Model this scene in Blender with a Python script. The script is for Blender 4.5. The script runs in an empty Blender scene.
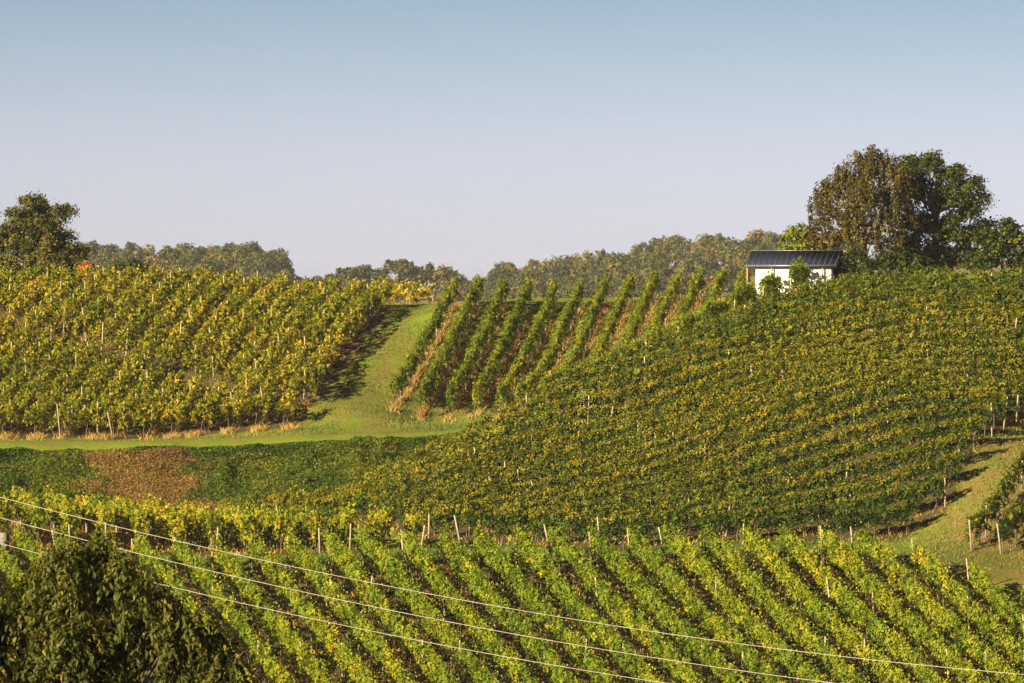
import bpy, math, random
import numpy as np

SC = bpy.context.scene
rng = np.random.default_rng(11)
random.seed(11)
R = math.radians

# ------------------------------------------------------------------ camera, world, sun, exposure
F, CX, HZ = 5000.0, 512.0, 290.0            # focal length in pixels, centre column, horizon row
cam = bpy.data.cameras.new("camera")
cam.sensor_width = 36.0
cam.lens = F / 1024 * 36.0
cam.shift_y = -(341.5 - HZ) / 1024
cam.clip_start, cam.clip_end = 1.0, 12000.0
cam_o = bpy.data.objects.new("camera", cam)
SC.collection.objects.link(cam_o)
cam_o.rotation_euler = (R(90), 0, 0)
SC.camera = cam_o

SUN_EL = R(18.5)
to_sun = np.array([-0.72, -0.69]); to_sun /= np.linalg.norm(to_sun)
world = bpy.data.worlds.new("World"); SC.world = world
world.use_nodes = True
wn = world.node_tree.nodes; wl = world.node_tree.links
bg = wn["Background"]
sky = wn.new("ShaderNodeTexSky"); sky.sky_type = 'NISHITA'
sky.sun_disc = False
sky.sun_elevation = SUN_EL
sky.sun_rotation = math.atan2(to_sun[0], to_sun[1])
sky.altitude = 200; sky.air_density = 1.0; sky.dust_density = 1.0; sky.ozone_density = 3.0
# autumn haze near the horizon: the sky colour is graded by elevation
tcw = wn.new("ShaderNodeTexCoord"); sep = wn.new("ShaderNodeSeparateXYZ")
wl.new(tcw.outputs["Generated"], sep.inputs[0])
mr = wn.new("ShaderNodeMapRange"); mr.inputs["From Max"].default_value = 0.5
wl.new(sep.outputs["Z"], mr.inputs["Value"])
skr = wn.new("ShaderNodeValToRGB")
SKY_STOPS = [(0.0, (0.582, 0.59, 0.866)), (0.022, (0.554, 0.551, 0.81)), (0.058, (0.459, 0.439, 0.622)), (0.084, (0.371, 0.372, 0.498)), (0.1128, (0.294, 0.303, 0.398)), (0.16, (0.209, 0.228, 0.307)), (1.0, (0.058, 0.064, 0.088))]
while len(skr.color_ramp.elements) < len(SKY_STOPS): skr.color_ramp.elements.new(.5)
for e_, (p_, c_) in zip(skr.color_ramp.elements, SKY_STOPS): e_.position = p_; e_.color = (*c_, 1)
wl.new(mr.outputs[0], skr.inputs[0])
hs = wn.new("ShaderNodeMix"); hs.data_type = 'RGBA'; hs.blend_type = 'MULTIPLY'; hs.inputs[0].default_value = 1
wl.new(sky.outputs[0], hs.inputs[6]); wl.new(skr.outputs[0], hs.inputs[7])
wl.new(hs.outputs[2], bg.inputs["Color"])
bg.inputs["Strength"].default_value = 0.08

sun = bpy.data.lights.new("sun", 'SUN')
sun.energy = 5.0; sun.angle = R(0.5); sun.color = (1.0, 0.81, 0.52)
sun_o = bpy.data.objects.new("sun", sun); SC.collection.objects.link(sun_o)
sx, sy, sz = to_sun[0]*math.cos(SUN_EL), to_sun[1]*math.cos(SUN_EL), math.sin(SUN_EL)
import mathutils
sun_o.rotation_euler = mathutils.Vector((-sx, -sy, -sz)).to_track_quat('-Z', 'Y').to_euler()
sun_o.location = (-60, -40, 60)

SC.view_settings.view_transform = 'Standard'
SC.view_settings.look = 'None'
SC.view_settings.exposure = 2.0
SC.view_settings.gamma = 1.0
SC.cycles.use_denoising = True
SC.cycles.max_bounces = 6
SC.cycles.diffuse_bounces = 3
SC.cycles.transmission_bounces = 3
SC.cycles.volume_bounces = 0
SC.cycles.transparent_max_bounces = 4

# ------------------------------------------------------------------ helpers
def P(px, py, Y):
    return np.array([(px - CX) / F * Y, Y, (HZ - py) / F * Y])

def PX(px, Y):
    return (px - CX) / F * Y

def _hash(ix, iy, iz, seed):
    h = (ix * 374761393 + iy * 668265263 + iz * 2147483647 + seed * 1274126177) & 0xFFFFFFFF
    h = ((h ^ (h >> 13)) * 1274126177) & 0xFFFFFFFF
    h = h ^ (h >> 16)
    return (h & 0xFFFF) / 65535.0

def noise(x, y, z=None, seed=0):
    """value noise, 0..1"""
    x = np.asarray(x, float); y = np.asarray(y, float) + np.zeros_like(x)
    z = np.zeros_like(x) if z is None else np.asarray(z, float) + np.zeros_like(x)
    ix, iy, iz = np.floor(x).astype(np.int64), np.floor(y).astype(np.int64), np.floor(z).astype(np.int64)
    fx, fy, fz = x - ix, y - iy, z - iz
    fx, fy, fz = fx*fx*(3-2*fx), fy*fy*(3-2*fy), fz*fz*(3-2*fz)
    out = 0
    for a in (0, 1):
        for b in (0, 1):
            for c in (0, 1):
                w = (fx if a else 1-fx) * (fy if b else 1-fy) * (fz if c else 1-fz)
                out = out + w * _hash(ix+a, iy+b, iz+c, seed)
    return out

def fbm(x, y, seed=0, o=4):
    v, a, t = 0, 1.0, 0
    for i in range(o):
        v = v + a*noise(x*2**i, y*2**i, seed=seed+i); t += a; a *= .5
    return v/t

def sstep(a, b, x):
    t = np.clip((x-a)/(b-a), 0, 1)
    return t*t*(3-2*t)

def unit(v):
    return v / np.maximum(np.linalg.norm(v, axis=-1, keepdims=True), 1e-9)

def link(o, parent=None, loc=None):
    SC.collection.objects.link(o)
    if parent is not None: o.parent = parent
    if loc is not None: o.location = loc
    return o

def tag(o, label=None, cat=None, group=None, kind=None):
    if label: o["label"] = label
    if cat: o["category"] = cat
    if group: o["group"] = group
    if kind: o["kind"] = kind
    return o

def empty(name, loc, rz=0.0):
    o = bpy.data.objects.new(name, None)
    o.empty_display_size = 0.5
    link(o); o.location = [float(c) for c in loc]; o.rotation_euler = (0, 0, rz)
    return o

def mesh_np(name, V, faces, tint=None, mats=(), matidx=None, smooth=False):
    """V: n x 3, faces: list of (m x k) int arrays"""
    me = bpy.data.meshes.new(name)
    V = np.ascontiguousarray(V, dtype=np.float32)
    loops = np.concatenate([f.ravel() for f in faces]).astype(np.int32)
    sizes = np.concatenate([np.full(len(f), f.shape[1]) for f in faces]).astype(np.int32)
    starts = np.concatenate([[0], np.cumsum(sizes)[:-1]]).astype(np.int32)
    me.vertices.add(len(V)); me.vertices.foreach_set("co", V.ravel())
    me.loops.add(len(loops)); me.loops.foreach_set("vertex_index", loops)
    me.polygons.add(len(sizes)); me.polygons.foreach_set("loop_start", starts)
    try: me.polygons.foreach_set("loop_total", sizes)
    except Exception: pass
    for m in mats: me.materials.append(m)
    if matidx is not None: me.polygons.foreach_set("material_index", np.asarray(matidx, dtype=np.int32))
    if tint is not None:
        at = me.attributes.new("tint", 'FLOAT', 'FACE')
        at.data.foreach_set("value", np.asarray(tint, dtype=np.float32))
    if smooth: me.polygons.foreach_set("use_smooth", np.ones(len(sizes), dtype=bool))
    me.update(calc_edges=True)
    me.validate()
    return me

def obj(name, me, parent=None, loc=None):
    return link(bpy.data.objects.new(name, me), parent, loc)

def leaf_quads(pos, nrm, size, aspect=1.0, droop=None):
    """n leaves -> 4n x 3 vertices; each leaf is a folded quad"""
    n = len(pos)
    nrm = unit(nrm)
    r = rng.normal(size=(n, 3)) if droop is None else droop + rng.normal(size=(n, 3))*.35
    u = unit(r - nrm*np.sum(r*nrm, axis=1, keepdims=True))
    v = np.cross(nrm, u)
    s = np.asarray(size).reshape(-1, 1) * np.ones((n, 1))
    fold = nrm * s * rng.uniform(.05, .25, (n, 1))
    a = pos - u*s*.5
    b = pos + v*s*.5*aspect + fold - u*s*.06
    c = pos + u*s*.5 - fold*.6
    d = pos - v*s*.5*aspect + fold - u*s*.06
    return np.stack([a, b, c, d], axis=1).reshape(-1, 3)

def tube(path, radii, sides=6):
    """tapered tube along a path -> V, quads"""
    path = np.asarray(path, float); n = len(path)
    tang = unit(np.gradient(path, axis=0))
    ref = np.array([0, 0, 1.0]) if abs(tang[0][2]) < .9 else np.array([1.0, 0, 0])
    a = unit(np.cross(tang, ref)); b = np.cross(tang, a)
    an = np.arange(sides)/sides*2*np.pi
    V = path[:, None, :] + np.asarray(radii)[:, None, None]*(np.cos(an)[None, :, None]*a[:, None, :] + np.sin(an)[None, :, None]*b[:, None, :])
    V = V.reshape(-1, 3)
    i = np.arange(n-1)[:, None]*sides; j = np.arange(sides)[None, :]
    q = np.stack([i+j, i+(j+1) % sides, i+sides+(j+1) % sides, i+sides+j], axis=-1).reshape(-1, 4)
    caps = np.arange(sides)[::-1].reshape(1, -1), (np.arange(sides)+(n-1)*sides).reshape(1, -1)
    return V, q, caps

class MB:
    """collects tubes and boxes into one mesh"""
    def __init__(s): s.V = []; s.F = []; s.n = 0
    def add(s, V, *fs):
        for f in fs: s.F.append(np.asarray(f)+s.n)
        s.V.append(V); s.n += len(V)
    def tube(s, path, radii, sides=6):
        V, q, caps = tube(path, radii, sides); s.add(V, q, caps[0], caps[1])
    def box(s, c, d, M=None):
        V = np.array([[x, y, z] for x in (-1, 1) for y in (-1, 1) for z in (-1, 1)], float)*np.array(d)/2 + np.array(c)
        if M is not None: V = V @ np.array(M).T
        f = [[0, 1, 3, 2], [4, 6, 7, 5], [0, 4, 5, 1], [2, 3, 7, 6], [0, 2, 6, 4], [1, 5, 7, 3]]
        s.add(V, f)
    def poly(s, V, fs):
        s.add(np.asarray(V, float), *[np.array([f]) for f in fs])
    def mesh(s, name, m, smooth=False):
        return mesh_np(name, np.concatenate(s.V), s.F, mats=[m], smooth=smooth)
    def build(s, name, m, parent=None, loc=None, smooth=False):
        return obj(name, s.mesh(name, m, smooth), parent, loc)

# ------------------------------------------------------------------ materials
def new_mat(name):
    m = bpy.data.materials.new(name); m.use_nodes = True
    nt = m.node_tree
    for n in list(nt.nodes): nt.nodes.remove(n)
    out = nt.nodes.new("ShaderNodeOutputMaterial")
    return m, nt.nodes, nt.links, out

def leaf_mat(name, ramp, trans=0.3, rough=0.6, spec=0.12):
    m, N, L, out = new_mat(name)
    at = N.new("ShaderNodeAttribute"); at.attribute_name = "tint"
    cr = N.new("ShaderNodeValToRGB")
    els = cr.color_ramp.elements
    while len(els) < len(ramp): els.new(0.5)
    for e, (p, c) in zip(els, ramp):
        e.position = p; e.color = (*c, 1)
    L.new(at.outputs["Fac"], cr.inputs[0])
    pb = N.new("ShaderNodeBsdfPrincipled")
    pb.inputs["Roughness"].default_value = rough
    pb.inputs["Specular IOR Level"].default_value = spec
    L.new(cr.outputs[0], pb.inputs["Base Color"])
    tr = N.new("ShaderNodeBsdfTranslucent")
    mx = N.new("ShaderNodeMix"); mx.data_type = 'RGBA'; mx.blend_type = 'MULTIPLY'; mx.inputs[0].default_value = 1
    L.new(cr.outputs[0], mx.inputs[6]); mx.inputs[7].default_value = (1.5, 1.35, .5, 1)
    L.new(mx.outputs[2], tr.inputs["Color"])
    ms = N.new("ShaderNodeMixShader"); ms.inputs[0].default_value = trans
    L.new(pb.outputs[0], ms.inputs[1]); L.new(tr.outputs[0], ms.inputs[2])
    L.new(ms.outputs[0], out.inputs[0])
    return m

def noisy_mat(name, c1, c2, scale=8.0, rough=.8, bump=.3, stretch=(1, 1, 1), metallic=0.0, spec=.3):
    m, N, L, out = new_mat(name)
    tc = N.new("ShaderNodeTexCoord"); mp = N.new("ShaderNodeMapping"); mp.inputs["Scale"].default_value = stretch
    nz = N.new("ShaderNodeTexNoise"); nz.inputs["Scale"].default_value = scale; nz.inputs["Detail"].default_value = 5
    L.new(tc.outputs["Object"], mp.inputs[0]); L.new(mp.outputs[0], nz.inputs["Vector"])
    cr = N.new("ShaderNodeValToRGB")
    cr.color_ramp.elements[0].position = .3; cr.color_ramp.elements[0].color = (*c1, 1)
    cr.color_ramp.elements[1].position = .7; cr.color_ramp.elements[1].color = (*c2, 1)
    L.new(nz.outputs[0], cr.inputs[0])
    pb = N.new("ShaderNodeBsdfPrincipled"); pb.inputs["Roughness"].default_value = rough
    pb.inputs["Metallic"].default_value = metallic; pb.inputs["Specular IOR Level"].default_value = spec
    L.new(cr.outputs[0], pb.inputs["Base Color"])
    bp = N.new("ShaderNodeBump"); bp.inputs["Strength"].default_value = bump; bp.inputs["Distance"].default_value = .03
    L.new(nz.outputs[0], bp.inputs["Height"]); L.new(bp.outputs[0], pb.inputs["Normal"])
    L.new(pb.outputs[0], out.inputs[0])
    return m

M = {}
# leaf colour ramps, 0 = dark green ... 1 = autumn
M['vine_front'] = leaf_mat('vine_leaf_fresh', [(0, (.026, .060, .005)), (.35, (.085, .135, .007)), (.62, (.19, .21, .009)), (.85, (.36, .27, .012)), (1, (.32, .12, .015))])
M['vine_left'] = leaf_mat('vine_leaf_yellowing', [(0, (.030, .062, .005)), (.32, (.10, .14, .007)), (.58, (.22, .205, .010)), (.82, (.40, .28, .016)), (1, (.36, .15, .02))])
M['vine_mid'] = leaf_mat('vine_leaf_mid', [(0, (.024, .052, .005)), (.4, (.075, .118, .007)), (.68, (.17, .19, .010)), (.88, (.31, .22, .013)), (1, (.30, .12, .015))])
M['vine_right'] = leaf_mat('vine_leaf_turning', [(0, (.020, .042, .005)), (.35, (.055, .088, .007)), (.6, (.15, .145, .009)), (.82, (.235, .185, .013)), (1, (.27, .16, .016))])
M['oak'] = leaf_mat('oak_leaf', [(0, (.020, .034, .009)), (.5, (.055, .066, .012)), (.85, (.115, .095, .014)), (1, (.16, .09, .018))], .2)
M['beech'] = leaf_mat('copper_beech_leaf', [(0, (.018, .018, .005)), (.5, (.050, .043, .008)), (.85, (.105, .080, .011)), (1, (.15, .115, .016))], .25)
M['green_tree'] = leaf_mat('dense_tree_leaf', [(0, (.010, .020, .004)), (.5, (.030, .044, .007)), (.85, (.085, .092, .010)), (1, (.13, .11, .015))], .2)
M['yellow_tree'] = leaf_mat('yellow_green_leaf', [(0, (.05, .075, .010)), (.5, (.13, .15, .015)), (1, (.26, .20, .02))], .3)
M['orange_bush'] = leaf_mat('orange_leaf', [(0, (.16, .06, .012)), (.5, (.36, .13, .012)), (1, (.45, .2, .02))], .3)
M['walnut'] = leaf_mat('walnut_leaf', [(0, (.018, .028, .005)), (.5, (.046, .056, .007)), (.85, (.105, .095, .012)), (1, (.19, .12, .018))], .25, .55, .15)
M['forest'] = leaf_mat('wood_leaf', [(0, (.018, .028, .008)), (.4, (.046, .056, .012)), (.75, (.088, .082, .016)), (1, (.14, .085, .022))], .15, .7)
M['bramble'] = leaf_mat('bramble_leaf', [(0, (.015, .034, .004)), (.5, (.042, .078, .007)), (.85, (.115, .135, .011)), (1, (.18, .14, .02))], .25)
M['bracken'] = leaf_mat('dead_bracken', [(0, (.09, .05, .018)), (.5, (.19, .11, .038)), (.85, (.29, .18, .06)), (1, (.13, .13, .03))], .2, .8, .1)
M['dry_grass'] = leaf_mat('dry_grass', [(0, (.13, .072, .022)), (.35, (.27, .155, .045)), (.7, (.40, .27, .085)), (1, (.16, .17, .03))], .25, .8, .1)
M['grass'] = leaf_mat('green_grass', [(0, (.035, .07, .012)), (.5, (.07, .115, .018)), (.8, (.14, .155, .03)), (1, (.26, .19, .06))], .3, .7, .15)
M['post'] = noisy_mat('weathered_post', (.16, .125, .085), (.32, .26, .18), 9, .85, .4, (1, 1, .25))
M['bark'] = noisy_mat('bark', (.055, .042, .030), (.15, .115, .08), 14, .9, .6, (1, 1, .2))
M['pale_bark'] = noisy_mat('pale_bark', (.14, .105, .075), (.27, .21, .15), 10, .9, .5, (1, 1, .25))
M['vine_stem'] = noisy_mat('vine_bark', (.06, .04, .026), (.13, .09, .06), 20, .9, .4)
M['cable'] = noisy_mat('cable_aluminium', (.17, .155, .13), (.25, .225, .19), 3, .5, .05, metallic=.2)
M['white_wall'] = noisy_mat('white_render', (.70, .68, .64), (.82, .80, .76), 2.5, .85, .15)
M['dark_clad'] = noisy_mat('dark_cladding', (.020, .022, .030), (.035, .038, .048), 6, .7, .2)
M['roof_metal'] = noisy_mat('roof_metal', (.014, .021, .042), (.021, .030, .056), 3, .38, .05, metallic=.3, spec=.5)
M['roof_rib'] = noisy_mat('roof_rib', (.08, .085, .11), (.11, .115, .14), 5, .4, .05, metallic=.4)
M['timber'] = noisy_mat('timber', (.22, .13, .07), (.36, .23, .13), 8, .75, .2, (1, 1, .2))
M['concrete'] = noisy_mat('concrete', (.10, .09, .08), (.18, .165, .15), 6, .9, .4)

# ground: three kinds of cover mixed by two attributes, all broken up by noise
def ground_mat():
    m, N, L, out = new_mat('ground_cover')
    geo = N.new("ShaderNodeNewGeometry")
    def nz(scale, detail=6, rough=.6):
        n = N.new("ShaderNodeTexNoise"); n.inputs["Scale"].default_value = scale
        n.inputs["Detail"].default_value = detail; n.inputs["Roughness"].default_value = rough
        L.new(geo.outputs["Position"], n.inputs["Vector"]); return n
    def ramp(src, st):
        c = N.new("ShaderNodeValToRGB"); e = c.color_ramp.elements
        while len(e) < len(st): e.new(.5)
        for el, (p, col) in zip(e, st): el.position = p; el.color = (*col, 1)
        L.new(src, c.inputs[0]); return c
    fine, mid, big = nz(5.0), nz(.9), nz(.16)
    add = N.new("ShaderNodeMath"); add.operation = 'ADD'
    L.new(fine.outputs[0], add.inputs[0]); L.new(mid.outputs[0], add.inputs[1])
    hal = N.new("ShaderNodeMath"); hal.operation = 'MULTIPLY'; hal.inputs[1].default_value = .5
    L.new(add.outputs[0], hal.inputs[0])
    grass = ramp(hal.outputs[0], [(.28, (.042, .084, .005)), (.42, (.090, .143, .009)), (.56, (.140, .165, .014)), (.70, (.20, .17, .024))])
    dry = ramp(hal.outputs[0], [(.30, (.050, .032, .014)), (.5, (.115, .070, .028)), (.7, (.20, .13, .055))])
    field = ramp(big.outputs[0], [(.35, (.14, .12, .05)), (.55, (.20, .155, .075)), (.7, (.09, .11, .035))])
    def attr(n):
        a = N.new("ShaderNodeAttribute"); a.attribute_name = n; return a
    def mix(f, a, b):
        x = N.new("ShaderNodeMix"); x.data_type = 'RGBA'
        L.new(f, x.inputs[0]); L.new(a, x.inputs[6]); L.new(b, x.inputs[7]); return x.outputs[2]
    # roughen the edge of the dry mask
    d = attr("dry"); sub = N.new("ShaderNodeMath"); sub.operation = 'MULTIPLY_ADD'
    L.new(mid.outputs[0], sub.inputs[0]); sub.inputs[1].default_value = 1.6; sub.inputs[2].default_value = -.8
    ad = N.new("ShaderNodeMath"); ad.operation = 'ADD'; ad.use_clamp = True
    L.new(d.outputs["Fac"], ad.inputs[0]); L.new(sub.outputs[0], ad.inputs[1])
    c1 = mix(ad.outputs[0], grass.outputs[0], dry.outputs[0])
    c2 = mix(attr("far").outputs["Fac"], c1, field.outputs[0])
    soil_shade = ramp(hal.outputs[0], [(.3, (.022, .014, .008)), (.52, (.045, .030, .016)), (.72, (.075, .058, .022))])  # dark earth colour that also carries painted shade between the vine rows
    c2 = mix(attr("soil_shade").outputs["Fac"], c2, soil_shade.outputs[0])
    pb = N.new("ShaderNodeBsdfPrincipled"); pb.inputs["Roughness"].default_value = .95; pb.inputs["Specular IOR Level"].default_value = .1
    L.new(c2, pb.inputs["Base Color"])
    bp = N.new("ShaderNodeBump"); bp.inputs["Strength"].default_value = .8; bp.inputs["Distance"].default_value = .12
    L.new(hal.outputs[0], bp.inputs["Height"]); L.new(bp.outputs[0], pb.inputs["Normal"])
    L.new(pb.outputs[0], out.inputs[0])
    return m
M['ground'] = ground_mat()

# ------------------------------------------------------------------ terrain
CP = [  # (column, row, distance) of ground points read from the photograph
    # below and in front of the near vineyard
    (-250, 900, 220), (0, 900, 222), (512, 900, 222), (1024, 900, 222), (1300, 900, 222),
    (-250, 700, 236), (0, 700, 237), (256, 700, 238), (512, 700, 239), (768, 700, 239), (1024, 705, 239), (1300, 720, 239),
    (256, 630, 248), (512, 625, 249), (768, 625, 249), (1024, 640, 248),
    # track above it
    (-250, 542, 262), (0, 550, 261), (190, 564, 258), (350, 560, 258), (500, 556, 258), (700, 556, 258), (880, 562, 257), (1024, 592, 254), (1250, 620, 252),
    # back left block
    (-250, 518, 300), (0, 522, 300), (180, 533, 294), (330, 548, 274), (430, 549, 267), (150, 541, 278), (240, 543, 280),
    # dip and bank
    (-250, 526, 315), (0, 528, 316), (150, 528, 316), (330, 506, 306), (240, 512, 305), (420, 492, 311),
    (-250, 445, 326), (0, 444, 329), (150, 443, 329), (300, 439, 329), (430, 433, 330), (500, 425, 330),
    # left block
    (-250, 440, 334), (0, 440, 334), (150, 440, 334), (300, 428, 336),
    (-250, 296, 372), (0, 298, 372), (200, 299, 372), (380, 318, 368), (100, 370, 352), (330, 370, 352), (-250, 365, 352),
    # crest behind
    (-250, 290, 400), (0, 292, 400), (200, 294, 400), (430, 306, 385), (430, 302, 400), (600, 300, 395),
    # grass track and middle block
    (350, 408, 340), (385, 360, 354), (430, 315, 366), (388, 412, 340), (437, 424, 340), (490, 417, 340), (560, 402, 342),
    (480, 350, 357), (560, 340, 359), (450, 309, 366), (550, 308, 366), (650, 305, 363), (735, 301, 355), (650, 365, 346),
    # right hill
    (250, 527, 291), (330, 525, 286), (430, 546, 270), (600, 553, 264.5), (740, 545, 264.5), (890, 540, 266),
    (957, 500, 270), (1016, 428, 282), (1090, 395, 290), (1250, 380, 295),
    (450, 489, 281), (510, 453, 285), (570, 414, 290), (640, 371, 297), (700, 350, 302), (750, 327, 307), (850, 303, 313), (1024, 294, 313), (1250, 290, 313),
    (600, 490, 278), (750, 437, 281), (900, 410, 281), (800, 365, 295), (950, 345, 297), (650, 440, 286), (1080, 330, 304),
    (800, 296, 335), (900, 292, 345), (1024, 290, 345), (1250, 290, 345), (900, 292, 390), (1250, 292, 390), (760, 297, 372),
    # grass on the far right
    (1024, 555, 261), (1050, 490, 269.5), (1120, 445, 278), (1300, 540, 264), (960, 560, 259),
]
cpx = np.array([P(*c) for c in CP])
S0 = 50.0
def _U(d2):
    return np.where(d2 > 1e-12, d2*np.log(np.maximum(d2, 1e-12))*.5, 0)
A0 = cpx[:, :2]/S0; n0 = len(A0)
K = _U(((A0[:, None]-A0[None])**2).sum(-1)) + np.eye(n0)*2e-4
Pm = np.c_[np.ones(n0), A0]
sol = np.linalg.solve(np.block([[K, Pm], [Pm.T, np.zeros((3, 3))]]), np.r_[cpx[:, 2], 0, 0, 0])
def _tps(x, y):
    q = np.c_[x, y]/S0
    out = np.empty(len(q))
    for i in range(0, len(q), 20000):
        c = q[i:i+20000]
        out[i:i+20000] = _U(((c[:, None]-A0[None])**2).sum(-1)) @ sol[:n0] + sol[n0] + c @ sol[n0+1:]
    return out

def far_z(x, y):
    v = np.interp(y, [380, 420, 560, 800, 1100, 1400, 1650, 1900, 2600, 4200], [-.6, -1.5, -9, -20, -17, -6, 0, -2, -8, -20])
    px = CX + x/np.maximum(y, 1)*F
    right = sstep(480, 720, px)*8.5 + sstep(700, 820, px)*2.0
    left = sstep(300, 265, px)*6.0 - sstep(120, -50, px)*1.5
    hill = np.exp(-((y-1620)/330.0)**2)
    return v + (right + left + .6*sstep(300, 420, px) - 1.0 + .6*sstep(520, 400, px))*hill + (fbm(x/120, y/120, 5, 3)-.5)*3*sstep(450, 800, y)

def near_z(y):
    return np.interp(y, [-300, -20, 15, 40, 90, 150, 200, 226], [-6, -2.2, -2.2, -7, -15.5, -22, -25, -26])

def ground(x, y):
    x = np.atleast_1d(np.asarray(x, float)); y = np.atleast_1d(np.asarray(y, float))
    xc = np.clip(x, -48, 62); yc = np.clip(y, 222, 398)
    t = _tps(xc, yc)
    wf = sstep(376, 430, y); wn = sstep(236, 206, y)
    z = t*(1-wf) + far_z(x, y)*wf
    z = z*(1-wn) + near_z(y)*wn
    return z + (fbm(x*.5, y*.5, 3, 3)-.5)*.16

def poly_in(x, y, poly):
    poly = np.asarray(poly); inside = np.zeros(len(x), bool)
    j = len(poly)-1
    for i in range(len(poly)):
        xi, yi = poly[i]; xj, yj = poly[j]
        c = ((yi > y) != (yj > y)) & (x < (xj-xi)*(y-yi)/(yj-yi+1e-12)+xi)
        inside ^= c; j = i
    return inside

def pp(*pts):
    return np.array([(PX(px, Y), Y) for px, Y in pts])

B_FRONT = pp((-100, 258), (190, 256.5), (500, 257.2), (760, 257.4), (860, 257), (930, 254.5), (1010, 251.5), (1090, 249), (1300, 236), (1300, 232), (-100, 232))
B_BACK = pp((-40, 261), (190, 260.5), (330, 261), (440, 264), (440, 266), (330, 273), (220, 282), (140, 293), (-40, 298))
B_LEFT = pp((-80, 334.5), (150, 334.5), (292, 336), (384, 367), (384, 374), (-80, 374))
B_MID = pp((384, 341), (492, 341), (520, 336), (560, 331), (812, 330), (812, 345), (735, 357), (660, 364), (440, 367))
B_RIGHT = pp((245, 289), (340, 281), (430, 271), (600, 264.6), (740, 264.4), (895, 265.6), (939, 268.3), (957, 271), (976, 275), (994, 279), (1016, 283), (1070, 289.5), (1160, 296), (1160, 312), (850, 312.5), (750, 306), (700, 301), (640, 297), (570, 293), (510, 290), (455, 287), (330, 289), (245, 293))
B_SIDE = pp((960, 262), (1005, 260.8), (1130, 262), (1230, 285), (1105, 289), (1024, 274))

gx = np.concatenate([-np.geomspace(60, 3200, 40)[::-1], np.arange(-59.4, 74, .7), np.geomspace(74.5, 3200, 40)])
gy = np.concatenate([np.linspace(-300, 200, 60), np.arange(202, 408, .7), np.geomspace(409, 4200, 110)])
GX, GY = np.meshgrid(gx, gy)
fx, fy = GX.ravel(), GY.ravel()
fz = ground(fx, fy)
nx_, ny_ = len(gx), len(gy)
ii = (np.arange(ny_-1)[:, None]*nx_ + np.arange(nx_-1)[None]).ravel()
me = mesh_np("ground", np.c_[fx, fy, fz], [np.stack([ii, ii+1, ii+nx_+1, ii+nx_], 1)], mats=[M['ground']], smooth=True)
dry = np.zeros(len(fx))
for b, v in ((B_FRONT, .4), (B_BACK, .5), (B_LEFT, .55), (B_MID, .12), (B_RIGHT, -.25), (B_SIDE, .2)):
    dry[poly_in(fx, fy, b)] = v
dry += .28*np.exp(-((fy-331.5)/1.2)**2)*(np.abs(fx) < 60)          # worn strip along the terrace edge
soil_shade = np.zeros(len(fx))
for b, v in ((B_FRONT, .7), (B_BACK, .7), (B_LEFT, .75), (B_RIGHT, .9)): soil_shade[poly_in(fx, fy, b)] = v  # darkens ground colour inside the blocks, standing in for shade between rows
pxv = CX + fx/np.maximum(fy, 1)*F
dry += .62*sstep(885, 960, pxv)*((fy > 255) & (fy < 300))          # parched grass on the right
dry += .14*((fy > 332) & (fy < 353) & (pxv > 300) & (pxv < 500))*noise(fx/3.0, fy/5.0, seed=72)
dry += .05*((fy > 329) & (fy < 374) & (pxv > 290) & (pxv < 500))
dry += .25*((fy > 331) & (fy < 374) & (pxv > 290) & (pxv < 500))*(noise(fx/2.2, fy/4.0, seed=71) > .4)
track = pp((412, 376), (396, 366), (372, 353), (345, 342), (305, 333.5), (200, 330.6), (-100, 330.2))
for k in range(len(track)-1):                                        # two faint wheel ruts
    a_, b_ = track[k], track[k+1]; ab = b_-a_
    u_ = np.clip(((fx-a_[0])*ab[0]+(fy-a_[1])*ab[1])/(ab@ab), 0, 1)
    dd_ = np.hypot(fx-a_[0]-ab[0]*u_, fy-a_[1]-ab[1]*u_)
    dry += .28*np.exp(-((dd_-.95)/.42)**2)*((u_ > 0) & (u_ < 1))
far = sstep(600, 900, fy)
for nm, arr in (("dry", dry), ("far", far), ("soil_shade", soil_shade)):
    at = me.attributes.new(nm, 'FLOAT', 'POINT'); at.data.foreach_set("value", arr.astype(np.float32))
g = obj("ground", me); tag(g, "grassy vineyard hillside rolling away to distant hills", "ground", kind="structure")

# ------------------------------------------------------------------ vine rows
def post_mesh(name, r, h):
    mb = MB()
    zs = np.array([-.25, h*.3, h*.7, h-.02, h])
    V, q, caps = tube(np.c_[np.sin(zs*1.3)*.012, np.cos(zs*1.7)*.012, zs], r*np.array([1.08, 1.0, .95, .92, .70]), 7)
    mb.add(V, q, caps[0], caps[1])
    return mb.mesh(name, M['post'])
POSTS = [post_mesh("post", .048, 1.72), post_mesh("post", .044, 1.9), post_mesh("post", .052, 1.55)]
WORDS = ("first second third fourth fifth sixth seventh eighth ninth tenth eleventh twelfth thirteenth fourteenth fifteenth sixteenth seventeenth "
         "eighteenth nineteenth twentieth").split()
def ordinal(n):
    if n <= 20: return WORDS[n-1]
    t = {2: 'twenty', 3: 'thirty', 4: 'forty', 5: 'fifty'}[n//10]
    return t+'-'+WORDS[n % 10-1] if n % 10 else {3: 'thirtieth', 4: 'fortieth', 5: 'fiftieth'}[n//10]

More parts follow.
